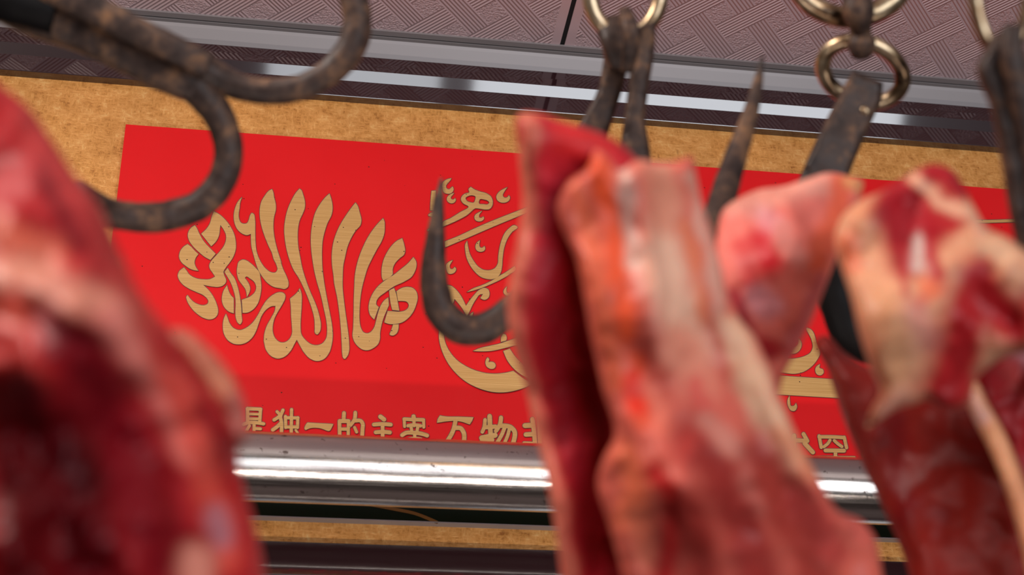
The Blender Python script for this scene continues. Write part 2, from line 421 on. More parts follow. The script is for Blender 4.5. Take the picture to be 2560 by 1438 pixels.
v, f = box((panel_left, P_PAN, panel_bot), (panel_right, P_MAT, panel_top)); panel = mesh('red_panel', v, f, RED, plaque)
zg = wall(1000, 1200, P_PAN).z
v, f = box((panel_left, P_PAN - .0005, panel_bot), (panel_right, P_PAN, zg)); mesh('green_band', v, f, GREEN, panel)['label'] = 'dark green band along the foot of the panel'
v, f = box((panel_left, P_PAN - .0012, panel_bot - .0005), (panel_right, P_MAT, panel_bot + .0004)); mesh('metal_edging', v, f, GREY, panel)

CR = dict(A=(430, 520, 7.19), B=(430, 690, 7.19), C=(620, 460, 7.19), D=(620, 640, 5.327), E=(820, 490, 7.192), F=(820, 690, 6.5375),
          G=(1060, 430, 7.189), H=(1060, 580, 6.537), I=(1080, 780, 6.537), J=(590, 1000, 10.667), K=(820, 1010, 9.846), L=(1070, 1020, 8.828),
          M=(1930, 800, 3.995), N=(2000, 1060, 10.27), O=(400, 420, 2.7657))
def tr(k, pts):
    ox, oy, s = CR[k]; return [(ox + p[0] / s, oy + p[1] / s) + tuple(p[2:]) for p in pts]
def outline(spec):                             # spec: [letter, points, letter, points ...]
    out = []
    for k, p in zip(spec[::2], spec[1::2]): out += tr(k, p)
    return spline(out, 3.0)
c = 1
WORD = [
 ['A', [(750,62,c),(850,115),(960,215),(1050,335),(1115,465),(1145,600),(1145,740),(1105,870),(1030,990),(965,1075),(925,1150),(945,1225),(972,1290),(965,1345),(915,1395),(830,1420),(740,1415),(560,1383,c)],
  'B', [(640,235),(740,370),(800,500),(828,610),(815,700),(760,760),(670,782),(570,755),(450,680),(340,565),(270,440),(258,370),(280,345,c),(320,400),(400,475),(500,520),(590,525),(640,500),(655,455),(625,400),(560,345),(440,290),(300,225),(180,140),(115,40)],
  'A', [(105,1220),(130,1140),(215,1068,c),(250,1110),(310,1195),(420,1260),(560,1285),(690,1278),(775,1235,c),(730,1165),(680,1090),(670,1030),(700,965),(780,870),(870,770),(935,680),(970,580),(970,480),(935,400),(870,305,c),(860,370),(850,470),(800,590),(705,690,c),(525,465,c),(620,375),(685,270),(715,160)]],
 ['A', [(410,310,c),(350,350),(300,420),(285,500),(310,590),(370,680),(480,790),(590,880),(690,935,c),(785,825,c),(700,740),(580,610),(490,460),(435,345)]],
 ['A', [(280,650,c),(200,705),(140,800),(130,890),(170,975),(250,1045),(350,1105),(475,1132,c),(425,1055),(405,985),(425,900),(475,830,c),(410,770),(340,695)]],
 ['A', [(1000,1080,c),(945,1150,c),(985,1220),(1040,1310),(1080,1400)], 'B', [(1110,270),(1140,400),(1145,520),(1140,650),(1155,780),(1190,850),(1225,872),(1250,840),(1250,700),(1240,520),(1215,350),(1175,180),(1110,20)], 'A', [(1060,1180)]],
 ['B', [(990,165,c),(930,260),(900,370),(905,480),(950,575),(1030,645),(1110,672,c),(1110,400,c),(1060,350),(1015,260)]],
 ['A', [(1270,930),(1200,970),(1175,1060),(1170,1180),(1200,1290),(1270,1390)], 'B', [(1320,240),(1340,310),(1345,380,c),(1385,310),(1405,230),(1385,150),(1335,70),(1310,30),(1335,10),(1400,45),(1480,110),(1515,200),(1490,290),(1420,360),(1255,430,c),(1270,665,c),(1350,660),(1450,610),(1540,500),(1585,360),(1605,200),(1590,40)], 'A', [(1570,1160),(1500,1075),(1400,985),(1340,945)]],
 ['O', [(567,201,c),(540,232)], 'A', [(1130,20),(1112,130),(1125,270),(1180,390),(1270,465),(1350,490),(1420,465,c),(1420,560),(1430,700),(1465,840),(1510,1000),(1550,1110),(1620,1230),(1720,1350),(1830,1420)],
  'D', [(440,432),(490,440),(530,415),(540,360),(520,290),(470,180),(430,60)], 'C', [(600,1420),(520,1160),(470,930),(455,760),(465,610),(500,450),(500,380),(470,240),(445,120),(430,92,c),(380,120),(300,215),(240,320),(215,430),(212,560),(235,720),(290,910),(360,1090),(440,1270)],
  'A', [(1820,900),(1880,1030),(1895,1110),(1860,1160),(1790,1160),(1690,1095),(1590,960),(1520,780),(1500,600),(1495,400),(1490,200),(1470,110),(1435,90),(1405,130),(1385,200),(1345,275),(1300,285),(1240,265),(1205,190),(1200,90),(1215,0)], 'O', [(553,245)]],
 ['C', [(925,85,c),(860,160),(780,300),(710,470),(670,640),(652,820),(665,1000),(700,1200),(760,1400)], 'D', [(600,170),(680,300),(740,420),(800,560),(850,700),(885,850),(890,960),(895,1030),(920,1047),(955,1010),(970,930),(950,800),(900,640),(830,480),(770,320),(720,150),(695,20)], 'C', [(905,1140),(893,960),(900,800),(930,650),(985,530),(1020,430),(1025,350),(990,190),(955,105)]],
 ['C', [(1465,172,c),(1400,230),(1290,370),(1210,520),(1165,680),(1138,850),(1130,1020),(1140,1200),(1165,1400)], 'D', [(880,180),(920,350),(970,520),(1010,700),(1045,870),(1055,1000),(1040,1100),(990,1165),(920,1190),(850,1180),(770,1125),(710,1040),(700,950),(705,800),(715,640),(712,500),(690,430,c),(660,480),(560,570,c),(570,660),(575,800),(585,930),(585,1040),(550,1110),(490,1150),(430,1150),(365,1100),(330,1010),(330,930),(350,840),(400,740),(460,640),(495,560),(495,520),(465,490),(410,485),(330,520),(250,590),(190,680),(130,790),(60,890)],
  'B', [(1330,935),(1220,975),(1110,940),(1030,840),(995,740),(970,682,c),(935,760),(915,900),(935,1040),(1000,1150),(1100,1215),(1220,1230),(1340,1195),(1440,1110),(1510,990),(1560,850),(1620,700),(1700,600),(1790,545),(1860,540,c),(1850,620),(1780,760),(1700,910),(1660,1050),(1650,1180)],
  'D', [(210,1130),(240,1250),(310,1335),(400,1367),(490,1340),(570,1260),(620,1170),(650,1115,c),(690,1190),(750,1290),(830,1370),(920,1400),(1010,1375),(1080,1290),(1115,1180),(1128,1050),(1115,900),(1085,740),(1050,560),(1015,360),(990,150),(985,20)], 'C', [(1330,1180),(1345,1000),(1380,850),(1430,700),(1500,560),(1520,450),(1500,280)]],
 ['E', [(495,118,c),(430,200),(330,340),(230,500),(150,670),(95,850),(70,1050),(75,1250),(100,1438)], 'F', [(100,100),(150,350),(185,600),(210,850),(225,1100),(235,1280),(245,1335),(270,1357),(310,1320),(345,1220),(345,1100),(320,850),(285,600),(260,400),(240,200),(240,0)], 'E', [(275,1250),(310,1080),(345,930),(410,770),(500,620),(585,520),(600,450),(570,300),(530,170)]],
 ['E', [(990,400,c),(930,460),(820,590),(720,740),(630,920),(550,1130),(500,1330)], 'F', [(440,0),(430,200),(422,400),(420,600),(412,850),(405,1000),(440,1090),(500,1160),(570,1205),(640,1215),(740,1180),(820,1110),(848,1030),(850,940),(870,820),(910,680),(960,560),(995,480,c),(985,350,c),(920,400),(860,490),(820,600),(790,720),(750,850),(700,915),(640,940),(580,920),(535,840),(515,720),(515,560),(525,400),(550,220),(600,20)], 'E', [(710,1300),(790,1130),(880,960),(970,800),(1010,680),(1020,550),(1010,440)]],
 ['E', [(1335,760,c),(1250,800),(1150,890),(1060,1020),(1000,1150),(970,1280),(965,1400)], 'F', [(885,40),(905,78,c),(1035,0)], 'E', [(1165,1405,c),(1165,1310),(1200,1220),(1290,1120),(1370,1050),(1385,1000),(1370,880)]],
 ['E', [(1535,1100,c),(1440,1210),(1320,1310),(1180,1420)], 'F', [(910,90),(800,190),(720,310),(675,430),(665,540),(690,640),(755,715,c),(830,510,c),(790,470),(790,420),(830,350),(920,280),(1080,170),(1250,90),(1370,10)], 'E', [(1560,1360),(1590,1260),(1585,1180)]],
 ['F', [(1080,195,c),(1000,240,c),(1010,350),(1025,450),(1050,555,c),(1165,568,c),(1140,430),(1115,300)]],
 ['F', [(1120,250,c),(1200,200),(1300,180),(1390,200),(1450,270),(1465,350),(1440,470),(1390,590),(1310,690),(1220,755),(1100,785),(1000,785),(920,760,c),(975,575,c),(1060,580),(1180,585),(1260,565),(1310,520),(1320,470),(1290,425),(1220,410),(1145,410,c)]],
 ['F', [(1065,795,c),(1155,790,c),(1150,870),(1120,940),(1050,975),(1010,960),(1030,900)]],
]
EMBLEM = [
 ['G', [(495,112,c),(420,130),(340,185),(330,300),(360,370),(420,392),(490,380),(530,330),(530,290),(515,262,c),(490,280),(455,310),(410,300),(395,250),(430,200),(480,140)]],
 ['G', [(545,375,c),(480,400),(420,450),(410,500),(440,545),(490,565),(550,545),(572,500),(560,470,c),(530,495),(495,490),(480,460),(510,420)]],
 ['G', [(135,340,c),(215,335,c),(200,690,c),(115,690,c),(115,600),(125,450)]],
 ['G', [(75,775),(130,735),(200,740),(200,790)]],
 ['G', [(60,1055),(95,1020),(110,1050)]],
 ['G', [(1500,275,c),(1420,310),(1330,380),(1300,440),(1320,510),(1390,550),(1460,550),(1530,510),(1545,450),(1525,420,c),(1490,460),(1440,460),(1415,420),(1440,360)]],
 ['G', [(1045,700,c),(980,730),(915,780),(905,820),(930,870),(990,890),(1050,875),(1080,830),(1065,800,c),(1030,825),(990,815),(990,780)]],
 ['G', [(370,1250,c),(600,1160),(900,1020),(1200,890),(1500,770),(1900,620,c),(1940,690,c),(1640,820),(1300,960),(1000,1090),(700,1220),(380,1355,c)]],
 ['H', [(705,145,c),(675,200),(675,300),(700,430),(750,540),(830,650),(930,735),(1040,770),(1130,770),(1210,730),(1255,660),(1275,560),(1285,420),(1310,260),(1370,100),(1440,0),(1530,-80),(1480,-110),(1390,-60),(1320,20),(1270,130),(1235,260),(1215,400),(1205,520),(1160,590),(1080,625),(980,620),(890,570),(810,470),(750,360),(720,240)]],
 ['H', [(915,135,c),(860,180),(840,240),(860,300),(930,325),(990,300),(1000,260),(985,230,c),(950,260),(915,250),(905,220)]],
 ['H', [(470,460,c),(400,495),(365,530),(370,620),(400,680),(450,685),(510,650),(525,600),(500,570,c),(470,605),(435,605),(420,575)]],
 ['H', [(700,985,c),(790,930),(950,870),(1100,800),(1230,720),(1350,650),(1480,560,c),(1500,600),(1400,690),(1250,780),(1100,850),(900,930)]],
 ['H', [(360,870,c),(440,880),(530,950),(600,1040),(650,1130),(685,1210,c),(740,1130),(820,1030),(900,950),(990,915),(1050,940),(1070,1000),(1050,1080),(990,1110),(920,1085,c),(965,1015,c),(920,1020),(850,1100),(790,1200),(740,1310),(700,1385,c),(650,1290),(580,1190),(500,1095,c),(470,1170),(400,1160)]],
 ['H', [(805,1310,c),(750,1350),(730,1400),(780,1380)]],
 ['H', [(1355,890,c),(1310,940),(1300,990),(1330,1030),(1400,1040),(1420,1000),(1360,1000),(1345,960)]],
 ['I', [(120,300,c),(115,420),(140,560),(190,700),(270,850),(390,1000),(540,1130),(700,1220),(860,1280),(1050,1315),(1230,1310),(1400,1275),(1550,1220),(1630,1175,c),(1480,1080),(1330,965,c),(1200,995),(1050,1010),(880,1000),(720,960),(560,890),(400,780),(290,650),(220,510),(180,300,c)]],
 ['I', [(670,640,c),(760,600),(920,560),(1100,520),(1250,470),(1500,390,c),(1540,480),(1300,560),(1150,600),(980,635),(820,645)]],
 ['I', [(910,745),(880,790),(875,850),(900,900),(960,930),(1020,920),(1040,870),(1010,825),(960,815),(925,820),(935,770)]],
 ['I', [(1165,640,c),(1270,600,c),(1350,720),(1470,850),(1600,980),(1760,1080,c),(1720,1140),(1580,1085),(1450,1020),(1320,910),(1230,790)]],
 ['I', [(1160,360,c),(1200,370),(1215,460),(1125,490,c),(1130,420)]],
]
HA = [['G', [(840,268,c),(800,310),(815,365),(740,390),(680,440),(665,500),(700,560),(800,620),(640,730),(480,830),(330,920),(330,985,c),(480,925),(640,850),(780,770),(850,710),(920,655),(1000,660),(1100,675),(1180,665),(1225,610),(1235,520),(1200,440),(1120,385),(1000,350),(900,310)]],
      ['G', [(745,470),(800,430),(870,420),(925,440),(920,500),(895,550),(830,545),(770,520)]], ['G', [(1005,490),(1080,495),(1150,520),(1175,550),(1150,580),(1070,580),(990,570)]]]
RIGHT = [
 ['M', [(-60,548,c),(570,590,c),(900,612,c),(930,800,c),(650,780,c),(-60,738,c)]],
 ['M', [(-40,470),(60,515),(150,533),(230,538),(310,520),(390,470),(450,400),(480,330),(450,240),(380,90),(350,80),(395,200),(407,270),(385,325),(330,360),(250,382),(150,388),(40,375),(-40,330)]],
 ['M', [(262,185),(290,215),(295,255),(270,310),(230,335),(170,328),(190,280),(240,265),(262,235)]],
 ['M', [(480,440,c),(440,470),(432,510),(450,545),(490,552),(515,530),(510,495),(475,480)]],
 ['M', [(175,755,c),(155,800),(165,870),(190,905),(225,910),(250,870),(240,830,c),(215,860),(190,860),(180,820)]],
]
TEXT = {
 'J1': ('J', [([(305,235),(660,250)],88),([(310,230),(315,560)],88),([(655,250),(635,560)],85),([(320,378),(640,385)],66),([(330,505),(640,510)],70),([(205,655),(340,608),(480,605),(735,640)],92),([(485,620),(480,900)],80),([(530,765),(655,772)],78),([(360,690),(265,850)],80),([(260,870),(420,960),(720,990)],80)]),
 'J2': ('J', [([(1095,315),(1200,420)],80),([(1252,275),(1195,400),(1015,535)],88),([(1170,420),(1212,600),(1205,940)],92),([(1175,640),(1080,730),(980,800)],96),([(1318,440),(1328,740)],82),([(1320,478),(1655,485)],84),([(1650,475),(1640,740)],80),([(1325,725),(1640,722)],84),([(1482,258),(1472,950)],84),([(1590,805),(1650,890)],60)]),
 'K1': ('K', [([(282,420),(290,860)],86),([(395,225),(385,400)],92),([(285,425),(505,425)],96),([(505,420),(495,860)],76),([(300,622),(500,622)],80),([(672,215),(655,380),(540,535)],88),([(680,415),(800,415),(855,490),(850,620),(835,860)],92),([(655,580),(705,695)],72)]),
 'K2': ('K', [([(1290,315),(1380,385)],108),([(1130,510),(1330,498),(1545,512)],94),([(1345,520),(1345,900)],88),([(1175,700),(1350,690),(1525,705)],94),([(1080,930),(1340,910),(1620,925)],90)]),
 'K3': ('K', [([(2105,310),(2115,400)],104),([(1875,375),(2110,388),(2350,395)],86),([(1875,370),(1885,560)],72),([(2352,400),(2358,575)],72),([(1970,540),(2110,520),(2280,542)],84),([(2118,400),(2118,540)],76),([(2045,570),(2062,665)],76),([(2210,570),(2192,665)],76),([(1825,770),(1900,722),(2120,712),(2300,735),(2440,780)],96),([(2135,720),(2135,960)],78),([(1975,860),(2120,840),(2290,858)],60)]),
 'L1': ('L', [([(605,290),(580,420),(530,560),(420,740)],92),([(600,445),(720,450),(785,540),(785,800)],94)]),
 'L2': ('L', [([(1260,265),(1240,430),(1200,530)],80),([(1360,185),(1370,400),(1400,760)],100),([(1250,430),(1490,415)],92),([(1185,665),(1480,605)],112),([(1190,710),(1420,705)],90),([(1612,215),(1590,360),(1500,510)],90),([(1600,395),(1830,430),(1905,510),(1870,800)],98),([(1690,440),(1625,600),(1530,760)],82),([(1795,470),(1755,620),(1690,770)],74)]),
 'L3': ('L', [([(2300,250),(2330,450),(2360,800)],92),([(2140,392),(2290,385)],108),([(2160,590),(2330,580)],98),([(2120,775),(2350,785)],70),([(2450,240),(2470,800)],90),([(2480,400),(2640,400)],95),([(2480,590),(2640,590)],95)]),
 'N1': ('N', [([(490,335),(800,335),(1135,355)],88),([(490,310),(545,605)],84),([(1135,345),(1195,615)],84),([(770,420),(720,500),(610,590)],78),([(880,430),(970,510),(1075,585)],78),([(655,685),(1130,690)],100),([(910,700),(910,880)],90),([(540,850),(1400,862)],60),([(1610,760),(1640,900)],60)]),
 'N0': ('N', [([(90,260),(190,440)],100),([(120,500),(330,730)],110),([(-150,300),(-150,900)],100),([(-250,420),(100,430)],100)]),
}
def add_letters(nm, shapes, lab=None):
    o = letters(nm, shapes, P_PAN, .0011, GOLD, panel)
    letters('letter_edge', shapes, P_PAN, .0006, GROOVE, panel, 1.3)
    if lab: o['label'] = lab
add_letters('calligraphy', [[outline(s)] for s in WORD], 'flame-like gold calligraphy at the left of the panel')
add_letters('calligraphy', [[outline(s)] for s in EMBLEM] + [[outline(s) for s in HA]], 'round gold calligraphy emblem at the middle of the panel')
gl = stroke([(2380, 552), (2440, 554), (2526, 552), (2700, 545)], 7)
add_letters('gold_line', [gl])
add_letters('calligraphy', [[outline(s)] for s in RIGHT], 'gold calligraphy with a thick bar at the right of the panel')
ONE = outline(['J', [(1905,605,c),(1850,680),(1830,780),(1860,808,c),(1960,762),(2100,745),(2250,760),(2370,800),(2470,832)], 'K', [(30,668),(90,590),(133,497,c),(0,487)], 'J', [(2200,622),(2000,610)]])
WAN = outline(['L', [(265,165,c),(210,260),(200,330,c),(450,295),(600,285),(750,310),(920,368,c),(965,300),(1005,208,c),(700,195),(330,180)]])
for k, (cr, st) in TEXT.items():
    sc = CR[cr][2]; shp = [stroke([q[:2] for q in tr(cr, p)], w / sc) for p, w in st]
    if k == 'L1': shp.append([WAN])
    add_letters('chinese_character', shp)
add_letters('chinese_character', [[ONE]])
cv = [stroke([(925, 1262), (985, 1273), (1040, 1285), (1092, 1306)], 8)]
letters('gold_line', cv, P_PAN - .0005, .0004, m_plain('dull_gold_paint', (96, 60, 10), .5), panel)

# ------------------------------------------------------------------ steel pipe in front of the plaque
PO = .09
a0, b0 = wall(980, 1092.5, WY - PO), wall(980, 1268, WY - PO)
r1 = (a0 - CAM).normalized(); r2 = (b0 - CAM).normalized(); e1 = math.atan2(r1.z, r1.y); e2 = math.atan2(r2.z, r2.y)
em = .5 * (e1 + e2); dm = (WY - PO) / math.cos(em); pr = dm * math.sin(abs(e1 - e2) / 2); pzc = CAM.z + dm * math.sin(em)
N = 64
v = []; f = []
for x in (X0 - .3, X1 + .3, X0 - .3, X1 + .3):
    for i in range(N): v.append((x, WY - PO + pr * math.cos(2 * math.pi * i / N), pzc + pr * math.sin(2 * math.pi * i / N)))
f = [(i, (i + 1) % N, N + (i + 1) % N, N + i) for i in range(N)] + [tuple(range(2 * N, 3 * N)), tuple(range(4 * N - 1, 3 * N - 1, -1))]
tag(mesh('steel_pipe', v, f, STEEL, None, True), 'thick stainless steel pipe running across the foot of the red plaque', 'pipe')
print('pipe r', pr, 'z', pzc, 'ceiling', ZC, 'H frame', H, 'panel', panel_left, panel_top, panel_bot)

# ------------------------------------------------------------------ meat hooks
def hook(x, y, d, label):
    return empty('meat_hook', at(x, y, d), label, 'hook', 'iron meat hooks')
hA = hook(60, 10, .820, 'large rusty double-pronged iron hook with bare prongs at top left')
sweep('shank', [(-160,-110,.820,66),(-40,-40,.820,66),(90,30,.820,62),(210,75,.820,56),(330,135,.820,54),(430,185,.820,52),(500,215,.820,46)], IRON, hA, square=.5, flatten=.920, seed=1)
sweep('collar', [(-120,-60,.81,74),(0,-12,.808,66),(80,16,.808,58),(140,34,.81,52)], BLKI, hA, flatten=.9, seed=12)['label'] = 'black collar round the shank'
sweep('shank', [(60,-60,.805,40),(210,12,.805,38),(340,78,.805,36),(450,130,.805,34),(520,165,.810,32)], IRON, hA, square=.650, flatten=.820, seed=2)
sweep('prong', [(440,180,.820,48),(510,240,.820,42),(556,310,.820,38),(572,375,.820,37),(560,440,.820,37),(510,505,.820,38),(430,538,.820,39),(350,544,.810,38),(270,530,.800,36),(190,480,.780,34)], IRON, hA, seed=3)
sweep('prong', [(470,150,.815,44),(535,188,.820,38),(615,222,.820,33),(700,228,.820,33),(775,210,.820,34),(842,165,.820,36),(884,105,.820,38),(893,40,.820,37),(876,-25,.820,35),(850,-90,.820,33)], IRON, hA, seed=4)

hB = hook(1563, 20, .900, 'iron double hook hung from a ring and piercing the long central meat strip')
ring('ring', 1563, -22, .900, 88, 112, 0, 21, BRASS, hB)
sweep('strap', [(1520,62,.905,32),(1538,100,.90,38),(1550,150,.90,34),(1552,175,.900,26)], IRON, hB, square=.5, seed=5)
sweep('strap_loop', [(1562,30,.885,15),(1573,60,.872,20),(1577,110,.872,21),(1568,175,.880,16)], IRON, hB, square=.5, seed=6)
slab('shank', [(1515,110,1),(1572,150,1),(1562,200),(1545,260),(1520,335),(1490,430,1),(1400,430,1),(1447,312),(1490,235)], .910, .004, 7, IRON, hB, 9, 2, .0005)
slab('shank', [(1590,70,1),(1640,50,1),(1636,130),(1622,220),(1614,300),(1626,380),(1630,450,1),(1560,450,1),(1552,370),(1560,300),(1574,190)], .890, .006, 12, IRON, hB, 9, 3, .0005)
sweep('prong', [(1104,446,.860,4),(1097,500,.860,13),(1090,580,.860,23),(1085,660,.860,32),(1087,720,.860,37),(1105,780,.860,40),(1150,820,.860,41),(1205,822,.860,40),(1265,785,.860,37),(1330,715,.870,36),(1390,600,.890,36),(1440,430,.910,36)], IRON, hB, seed=7)
sweep('prong', [(1906,140,.840,4),(1896,200,.840,12),(1874,290,.830,21),(1840,390,.820,29),(1808,490,.800,34),(1786,560,.780,33),(1750,650,.770,34),(1700,700,.780,34),(1640,660,.820,34),(1605,560,.860,34),(1596,430,.890,34)], IRON, hB, seed=8)

hC = hook(2130, 60, .920, 'iron hook with a flat strap hung from two linked rings right of centre')
ring('ring', 2125, -78, .920, 142, 122, 0, 28, BRASS, hC)
sweep('swivel', [(2140,-10,.905,34),(2146,28,.895,40),(2150,58,.90,30),(2152,84,.905,26),(2153,106,.905,36),(2155,128,.91,30)], IRON, hC, seed=9)
ring('ring', 2157, 180, .920, 103, 74, .33, 20, BRASS, hC, .012)
slab('strap', [(2132,176,1),(2208,206,1),(2204,245),(2186,290),(2154,360),(2122,440),(2100,520,1),(1985,480,1),(2004,432),(2060,310),(2100,235)], [(2170,190,.895),(2050,450,.880)], .005, 9, IRON, hC, 9, 4, .0004)
sweep('rivet', [(2158,274,.889,11),(2164,278,.887,11),(2168,281,.889,10)], BRASS, hC, step=3)
sweep('prong', [(2050,470,.885,40),(2075,560,.880,40),(2085,660,.880,42),(2095,760,.880,46),(2130,840,.880,46),(2200,880,.870,42)], BLKI, hC, seed=10)  # near-black material: the shade on this prong is put into its colour

hD = hook(2520, 60, .670, 'dark iron hook with a bronze ring at the right edge of the picture')
ring('ring', 2506, -70, .670, 72, 205, 0, 19, BRASS, hD)
slab('shank', [(2470,112),(2508,74),(2545,100),(2600,230),(2680,420),(2720,700,1),(2560,700,1),(2523,534),(2500,390),(2474,267),(2441,165)], .660, .010, 26, IRON, hD, 10, 5, .001)
sweep('shank', [(2530,70,.650,24),(2528,130,.647,26),(2545,220,.647,26),(2572,350,.650,28),(2600,520,.650,30),(2620,660,.650,30)], IRON, hD, square=.4, seed=11)

sweep('prong', [(2640,600,.655,34),(2650,720,.66,36),(2665,820,.665,37),(2690,900,.68,36)], IRON, hD, seed=13)

# ------------------------------------------------------------------ hanging meat
def meat(x, y, d, label):
    return empty('hanging_meat', at(x, y, d), label, 'meat', 'meat hanging from the hooks')
R_, DK, PK, CRM, ORG, PCH, WHT = (176,32,34), (104,12,22), (205,96,84), (222,172,140), (226,92,58), (220,142,118), (214,184,172)

mA = meat(150, 700, .45, 'big dark red joint of meat with pale fat at the left edge')
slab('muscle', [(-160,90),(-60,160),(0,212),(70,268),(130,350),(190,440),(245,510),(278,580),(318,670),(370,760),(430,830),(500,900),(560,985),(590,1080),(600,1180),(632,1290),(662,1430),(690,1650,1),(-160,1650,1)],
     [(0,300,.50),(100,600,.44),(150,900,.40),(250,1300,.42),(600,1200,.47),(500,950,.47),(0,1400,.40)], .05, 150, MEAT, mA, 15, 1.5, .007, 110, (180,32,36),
     [([(60,300),(180,480),(260,640)], 70, (188,58,56), .7), ([(100,420),(200,620)], 40, (120,14,24), .9), ([(20,330),(60,420)], 60, (170,30,34), .8),
      ([(-40,560),(30,600),(120,640)], 70, (232,120,92), .8), ([(-40,680),(80,690),(190,745),(290,790)], 80, PCH, .95), ([(-40,760),(60,790)], 70, (226,96,74), .8),
      ([(300,690),(370,800)], 60, (200,62,56), .8), ([(-30,900),(60,850),(90,960)], 70, (200,56,48), .7),
      ([(110,780),(130,850)], 50, (190,120,124), .6),
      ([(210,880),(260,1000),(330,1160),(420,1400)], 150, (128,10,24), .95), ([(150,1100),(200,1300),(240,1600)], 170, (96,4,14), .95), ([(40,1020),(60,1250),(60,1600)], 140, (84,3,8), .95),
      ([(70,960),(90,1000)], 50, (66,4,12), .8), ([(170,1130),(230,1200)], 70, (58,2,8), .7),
      ([(280,800),(350,900),(430,1020),(490,1140)], 62, (236,136,122), .95), ([(430,960),(500,1120),(540,1260),(560,1400)], 58, (228,84,70), .9),
      ([(380,880),(470,1060)], 36, (206,70,60), .8), ([(500,1020),(560,1120)], 40, (140,16,26), .9), ([(590,1180),(630,1330),(650,1500)], 40, (182,34,40), .8),
      ([(540,1280),(550,1350)], 45, (176,128,140), .8), ([(490,1400),(520,1600)], 70, (218,140,120), .9)],
     ctrl_h=[([(-40,690),(190,745),(300,800),(440,1000)], 90, .012), ([(180,900),(300,1150)], 130, -.006)])
slab('fat_lobe', [(410,830),(450,822),(520,870),(585,950),(618,1040),(612,1110),(580,1120),(540,1050),(490,970),(440,900)], .455, .014, 40, FAT, mA, 11, 2.5, .004, 40, (196,110,88),
     [([(470,880),(560,980)], 30, (222,142,108), .8), ([(440,880),(500,960)], 26, (170,90,70), .7), ([(590,1000),(600,1090)], 30, (190,110,104), .8)])['label'] = 'pale peach fat lobe on the edge'
slab('fat_tip', [(232,500),(252,520),(275,570),(300,630),(318,670),(296,668),(262,610),(238,560)], .468, .008, 20, FAT, mA, 9, 3.5, .002, 30, (222,140,110))

mB = meat(1600, 900, .56, 'long central strip of meat with a cream fat face and dark red flap')
slab('muscle_flap', [(1302,284),(1345,284),(1400,302),(1470,322),(1540,352),(1590,396),(1640,480),(1640,700),(1640,1000),(1660,1300),(1680,1650,1),(1420,1650,1),(1402,1438),(1388,1320),(1366,1200),(1338,1080),(1310,960),(1280,860),(1268,760),(1278,680),(1294,600),(1306,500),(1298,400)],
     [(1310,300,.575),(1300,700,.575),(1380,1300,.56),(1500,500,.588),(1520,900,.598),(1560,1300,.598)], .014, 40, MEAT, mB, 13, 4.5, .003, 80, (196,36,48),
     [([(1320,300),(1312,420),(1318,520),(1302,640),(1284,760),(1292,860),(1322,970),(1354,1090),(1386,1220),(1410,1340),(1430,1640)], 40, (226,120,98), 1),
      ([(1400,340),(1520,370)], 60, (214,44,44), .8), ([(1390,480),(1370,700),(1400,900),(1440,1100),(1490,1400)], 60, (182,36,54), .7), ([(1430,600),(1460,900),(1520,1200),(1560,1600)], 36, (120,4,10), .8)])  # last stroke puts the fold's shadow into the flap's colour
